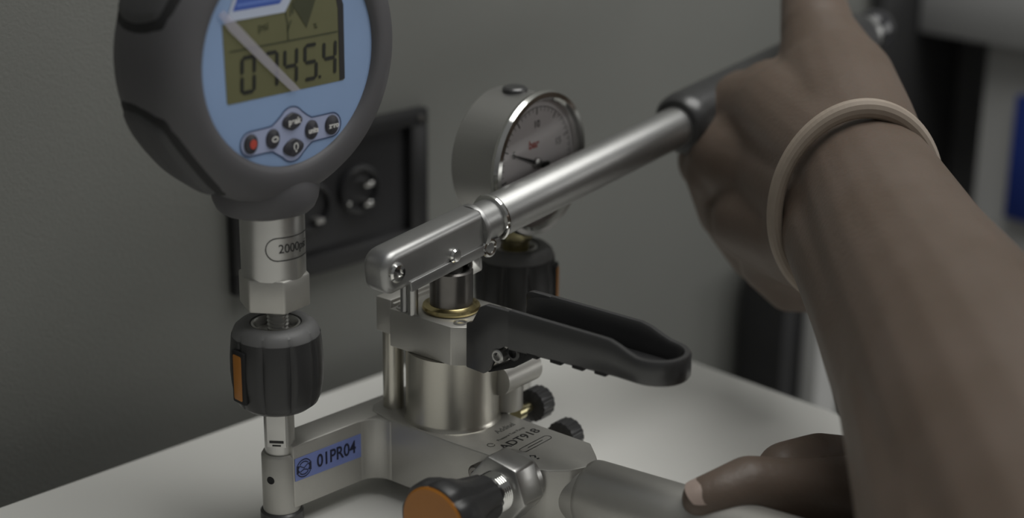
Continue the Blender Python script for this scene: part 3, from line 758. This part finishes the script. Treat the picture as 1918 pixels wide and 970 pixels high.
# ------------------------------------------------------------------ dial gauge on the rear connector
an_ = thing('dial_gauge', 'small steel dial gauge with white face, behind the lever on the rear connector', 'gauge', (0.142, 0.006, 0.090))
DA = R(9); DC = Vector((0.142, 0.006, 0.1335))
Dh = Vector((math.cos(DA), math.sin(DA), 0)); Dn = Vector((math.sin(DA), -math.cos(DA), 0))
DM = frame(DC, Dh, Z3, Dn)
bm = NB(); lathe(bm, [(0, -0.0140), (0.0300, -0.0140), (0.0315, -0.0125), (0.0318, 0.0120), (0.0300, 0.0122), (0.0300, 0.0105), (0, 0.0105)], DM, 96); dcase = obj('dial_case', bm, STEEL, an_)
bm = NB(); lathe(bm, [(0.0316, 0.0105), (0.0332, 0.0110), (0.0338, 0.0130), (0.0330, 0.0150), (0.0308, 0.0152), (0.0292, 0.0135), (0.0290, 0.0105), (0.0316, 0.0105)], DM, 96, None, False); obj('bezel_ring', bm, CHROME, an_)
bm = NB(); lathe(bm, [(0.0296, 0.0104), (0.0296, 0.0110), (0, 0.0110)], DM, 72, None, False); dial = obj('dial_face', bm, DIAL, an_, 0)
bm = NB()
for i in range(41):
    a = R(225 - 270 * i / 40); r0 = 0.0225 if i % 5 == 0 else 0.0240
    stroke(bm, [(r0 * math.cos(a), r0 * math.sin(a)), (0.0258 * math.cos(a), 0.0258 * math.sin(a))], 0.0006 if i % 5 == 0 else 0.0003, 0.0112, DM)
stroke(bm, arc(0, 0, 0.0260, 225, -45, 48), 0.0003, 0.0112, DM)
for k, s in enumerate(('0', '5', '10', '15', '20')):
    a = R(225 - 270 * k / 4)
    join(bm, text_bm(s, 0.0048, DM @ Matrix.Translation((0.0180 * math.cos(a), 0.0180 * math.sin(a), 0.0112)), 0.00002))
obj('scale', bm, GREY_INK, dial, 0)
bm = text_bm('bar', 0.0052, DM @ Matrix.Translation((-0.0020, 0.0090, 0.0112)), 0.00002, 1.1, 0.0002); obj('unit_mark', bm, RED, dial, 0)
NMx = DM @ Matrix.Rotation(R(158), 4, 'Z')
bm = NB(); prism(bm, [(-0.0095, -0.0018), (-0.0080, -0.0024), (-0.0030, -0.0010), (0.0200, -0.0003), (0.0200, 0.0003), (-0.0030, 0.0010), (-0.0080, 0.0024), (-0.0095, 0.0018)], 0.0118, 0.0122, NMx); nd = obj('needle', bm, BLACK_INK, an_, 0)
bm = NB(); lathe(bm, [(0.0024, 0.0112), (0.0024, 0.0128), (0.0018, 0.0132), (0, 0.0133)], DM, 24); obj('hub', bm, STEEL, nd)
bm = NB(); poly(bm, arc(0, 0, 0.0294, 0, 354, 59), 0.0138, DM); obj('glass', bm, GLASS, an_, 0, None, False)
bm = NB(); lathe(bm, [(0.0058, -0.0004), (0.0058, 0.0014), (0.0048, 0.0022), (0, 0.0022)], axis_frame(DC + Z3 * 0.0314 - Dn * 0.0015, (0, 0, 1)), 32); obj('fill_plug', bm, BLACK_PL, an_)
bm = NB(); cyl(bm, 0.0062, 0.0880, 0.0965, Matrix.Translation((0.142, 0.006, 0)), 32); prism(bm, hexpts(0.0078, 12), 0.0940, 0.1035, Matrix.Translation((0.142, 0.006, 0)), 0.0006); obj('brass_stem', bm, YELLOW_BRASS, an_)

# ------------------------------------------------------------------ furniture on the right, out of focus
bn = thing('side_bench', 'pale grey bench with dark knee space at far right, blue panel under its top', 'bench', (0.75, -0.1, -0.74))
bm = NB(); box(bm, 0.640, 1.25, -0.30, 0.126, 0.106, 0.150, 0.003); obj('bench_top', bm, BENCH, bn)
bm = NB(); box(bm, 0.655, 0.700, 0.000, 0.0790, -0.74, 0.1055, 0.003); obj('bench_leg', bm, BENCH_W, bn)
bm = NB(); box(bm, 0.655, 0.700, -0.295, -0.255, -0.74, 0.1055, 0.003); obj('bench_leg', bm, BENCH_W, bn)
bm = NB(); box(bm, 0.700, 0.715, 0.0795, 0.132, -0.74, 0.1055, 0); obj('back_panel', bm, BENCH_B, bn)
bm = NB(); box(bm, 0.600, 0.720, 0.1275, 0.1375, -0.74, 0.24, 0); obj('rear_board', bm, BOARD, bn)
bm = NB(); box(bm, 0.648, 0.6545, 0.000, 0.0490, -0.012, 0.074, 0.001); obj('blue_panel', bm, BLUE_P, bn, 30, 'blue panel')
cs = thing('equipment_case', 'black upright equipment case with a pale side strip, standing on the floor beyond the table', 'case', (0.53, 0.09, -0.74))
bm = NB(); box(bm, 0.470, 0.5155, 0.095, 0.134, -0.74, -0.03, 0.004); obj('case_body', bm, BOX_B, cs)
bm = NB(); box(bm, 0.4885, 0.5155, 0.080, 0.0948, -0.74, -0.03, 0.003); obj('side_strip', bm, BENCH_W, cs)

# ------------------------------------------------------------------ person: two arms, the rest is outside the frame
per = thing('person', 'person at right gripping the lever with one hand, the other on the base tube', 'person', (0.3, -0.5, -0.74))
ARM_A = [[((0.0283, -0.3572, 0.092), 0.052), ((0.1241, -0.2482, 0.1134), 0.043), ((0.1729, -0.1872, 0.1243), 0.0365), ((0.2206, -0.1301, 0.14), 0.03)], [((0.0327, -0.3373, 0.0813), 0.05), ((0.1246, -0.2404, 0.1003), 0.04), ((0.1656, -0.186, 0.1122), 0.0335), ((0.2107, -0.1307, 0.1191), 0.0295)], [((0.2251, -0.1267, 0.1408), 0.03), ((0.2481, -0.1011, 0.1484), 0.031), ((0.2796, -0.0684, 0.1573), 0.03), ((0.2962, -0.0444, 0.1796), 0.0185), ((0.3096, -0.0307, 0.189), 0.0165), ((0.325, -0.0163, 0.204), 0.015), ((0.3333, -0.0118, 0.2147), 0.013)], [((0.2216, -0.1244, 0.1385), 0.032), ((0.2559, -0.0585, 0.1462), 0.026), ((0.263, -0.03, 0.1435), 0.02)], [((0.2173, -0.1257, 0.1275), 0.032), ((0.2465, -0.0676, 0.1237), 0.026), ((0.2487, -0.0332, 0.1238), 0.022)], [((0.215, -0.1277, 0.1187), 0.0295), ((0.2258, -0.1008, 0.1047), 0.026), ((0.24, -0.0586, 0.0991), 0.022)], [((0.2655, -0.0441, 0.1497), 0.021), ((0.2575, -0.0217, 0.1347), 0.019), ((0.2556, -0.0143, 0.1158), 0.0165), ((0.2677, -0.021, 0.0954), 0.013)], [((0.2517, -0.0403, 0.1301), 0.021), ((0.247, -0.0284, 0.115), 0.018), ((0.2531, -0.0299, 0.0936), 0.0155), ((0.2696, -0.0377, 0.0794), 0.0125)], [((0.2465, -0.059, 0.1112), 0.021), ((0.2448, -0.0435, 0.0945), 0.017), ((0.2553, -0.0479, 0.0754), 0.0145), ((0.2691, -0.0575, 0.0678), 0.012)], [((0.2377, -0.086, 0.0984), 0.02), ((0.2403, -0.068, 0.08), 0.0155), ((0.2519, -0.0712, 0.0658), 0.013), ((0.2626, -0.0824, 0.0636), 0.011)], [((0.0283, -0.3572, 0.092), 0.052), ((0.13, -0.5, 0.17), 0.055), ((0.22, -0.62, 0.27), 0.06)], [((0.22, -0.62, 0.27), 0.06), ((0.37, -0.62, 0.23), 0.085), ((0.5, -0.52, 0.28), 0.06)]]
ARM_B = [[((0.0872, -0.1601, 0.041), 0.0092), ((0.0927, -0.1643, 0.043), 0.0102), ((0.1032, -0.169, 0.045), 0.0118), ((0.1229, -0.1798, 0.0401), 0.0126), ((0.1485, -0.1903, 0.0325), 0.017), ((0.1685, -0.2154, 0.028), 0.026), ((0.1773, -0.2439, 0.03), 0.027), ((0.1834, -0.3063, 0.04), 0.034)], [((0.1801, -0.2079, 0.026), 0.024), ((0.1683, -0.176, 0.0316), 0.015), ((0.1518, -0.1672, 0.0384), 0.0125), ((0.1331, -0.1632, 0.0401), 0.0112), ((0.1225, -0.1643, 0.0351), 0.0095)], [((0.1672, -0.2215, 0.026), 0.024), ((0.1707, -0.1833, 0.0211), 0.015), ((0.1515, -0.1758, 0.0199), 0.012), ((0.1302, -0.1761, 0.0166), 0.01)], [((0.1606, -0.2285, 0.024), 0.022), ((0.16, -0.1967, 0.0165), 0.0145), ((0.1356, -0.1963, 0.013), 0.0115), ((0.1191, -0.2009, 0.0115), 0.01)], [((0.1542, -0.2354, 0.022), 0.02), ((0.1455, -0.2148, 0.0145), 0.013), ((0.1223, -0.2163, 0.012), 0.0105)], [((0.1834, -0.3063, 0.04), 0.034), ((0.36, -0.42, 0.14), 0.046), ((0.5, -0.52, 0.28), 0.06)]]
bm = NB()
for chain in ARM_A + ARM_B:
    for (a, ra), (b, rb) in zip(chain[:-1], chain[1:]):
        capsule(bm, a, b, ra, rb)
body = obj('body', bm, SKIN, per, 0)
rm = body.modifiers.new('remesh', 'REMESH'); rm.mode = 'VOXEL'; rm.voxel_size = 0.0016
sm = body.modifiers.new('smooth', 'SMOOTH'); sm.factor = 0.5; sm.iterations = 14
dg = bpy.context.evaluated_depsgraph_get(); dg.update()
nm = bpy.data.meshes.new_from_object(body.evaluated_get(dg))
old = body.data; body.modifiers.clear(); body.data = nm; bpy.data.meshes.remove(old)
for p in nm.polygons: p.use_smooth = True
nm.materials.clear(); nm.materials.append(SKIN)
# beige band round the wrist
wc = Vector((0.2127, -0.1324, 0.1288)); wa = Vector((-0.0702, -0.0852, -0.0125)).normalized()
bm = NB(); ring(bm, 0.0400, 0.0040, axis_frame(wc, wa) @ Matrix.Rotation(R(0), 4, 'Z') @ Matrix.Diagonal((0.88, 1.12, 1, 1)), 96, 14, 0.9); obj('wrist_band', bm, BAND, per, 0, 'pale band round the wrist of the lever hand')
# shirt over shoulders and upper arms
bm = NB()
for a, b, ra, rb in (((0.15, -0.53, 0.19), (0.22, -0.62, 0.27), 0.064, 0.074), ((0.22, -0.62, 0.27), (0.37, -0.62, 0.23), 0.074, 0.110), ((0.37, -0.62, 0.23), (0.50, -0.52, 0.28), 0.110, 0.074), ((0.50, -0.52, 0.28), (0.40, -0.44, 0.18), 0.074, 0.060), ((0.37, -0.63, 0.23), (0.36, -0.78, -0.25), 0.110, 0.125)):
    capsule(bm, a, b, ra, rb)
shirt = obj('shirt', bm, SHIRT, per, 0)
rm = shirt.modifiers.new('remesh', 'REMESH'); rm.mode = 'VOXEL'; rm.voxel_size = 0.006
sm = shirt.modifiers.new('smooth', 'SMOOTH'); sm.factor = 0.5; sm.iterations = 8
# thumb nail
nl = frame((0.0833, -0.1624, 0.0486), (0.7635, -0.5831, 0.2776), (0.43, 0.7798, 0.455), (-0.4818, -0.228, 0.8461))
bm = NB(); t = NB(); n = 14; rows = []
for i in range(n + 1):
    row = []
    for j in range(n + 1):
        x = -1 + 2 * i / n; y = -1 + 2 * j / n
        px = x * math.sqrt(1 - y * y * 0.38); py = y * math.sqrt(1 - x * x * 0.38)
        row.append(t.verts.new((px * 0.0072, py * 0.0066, -0.0030 * py * py - 0.0009 * px * px)))
    rows.append(row)
for i in range(n):
    for j in range(n): t.faces.new((rows[i][j], rows[i + 1][j], rows[i + 1][j + 1], rows[i][j + 1]))
join(bm, t, nl); obj('thumb_nail', bm, NAIL, per, 0)
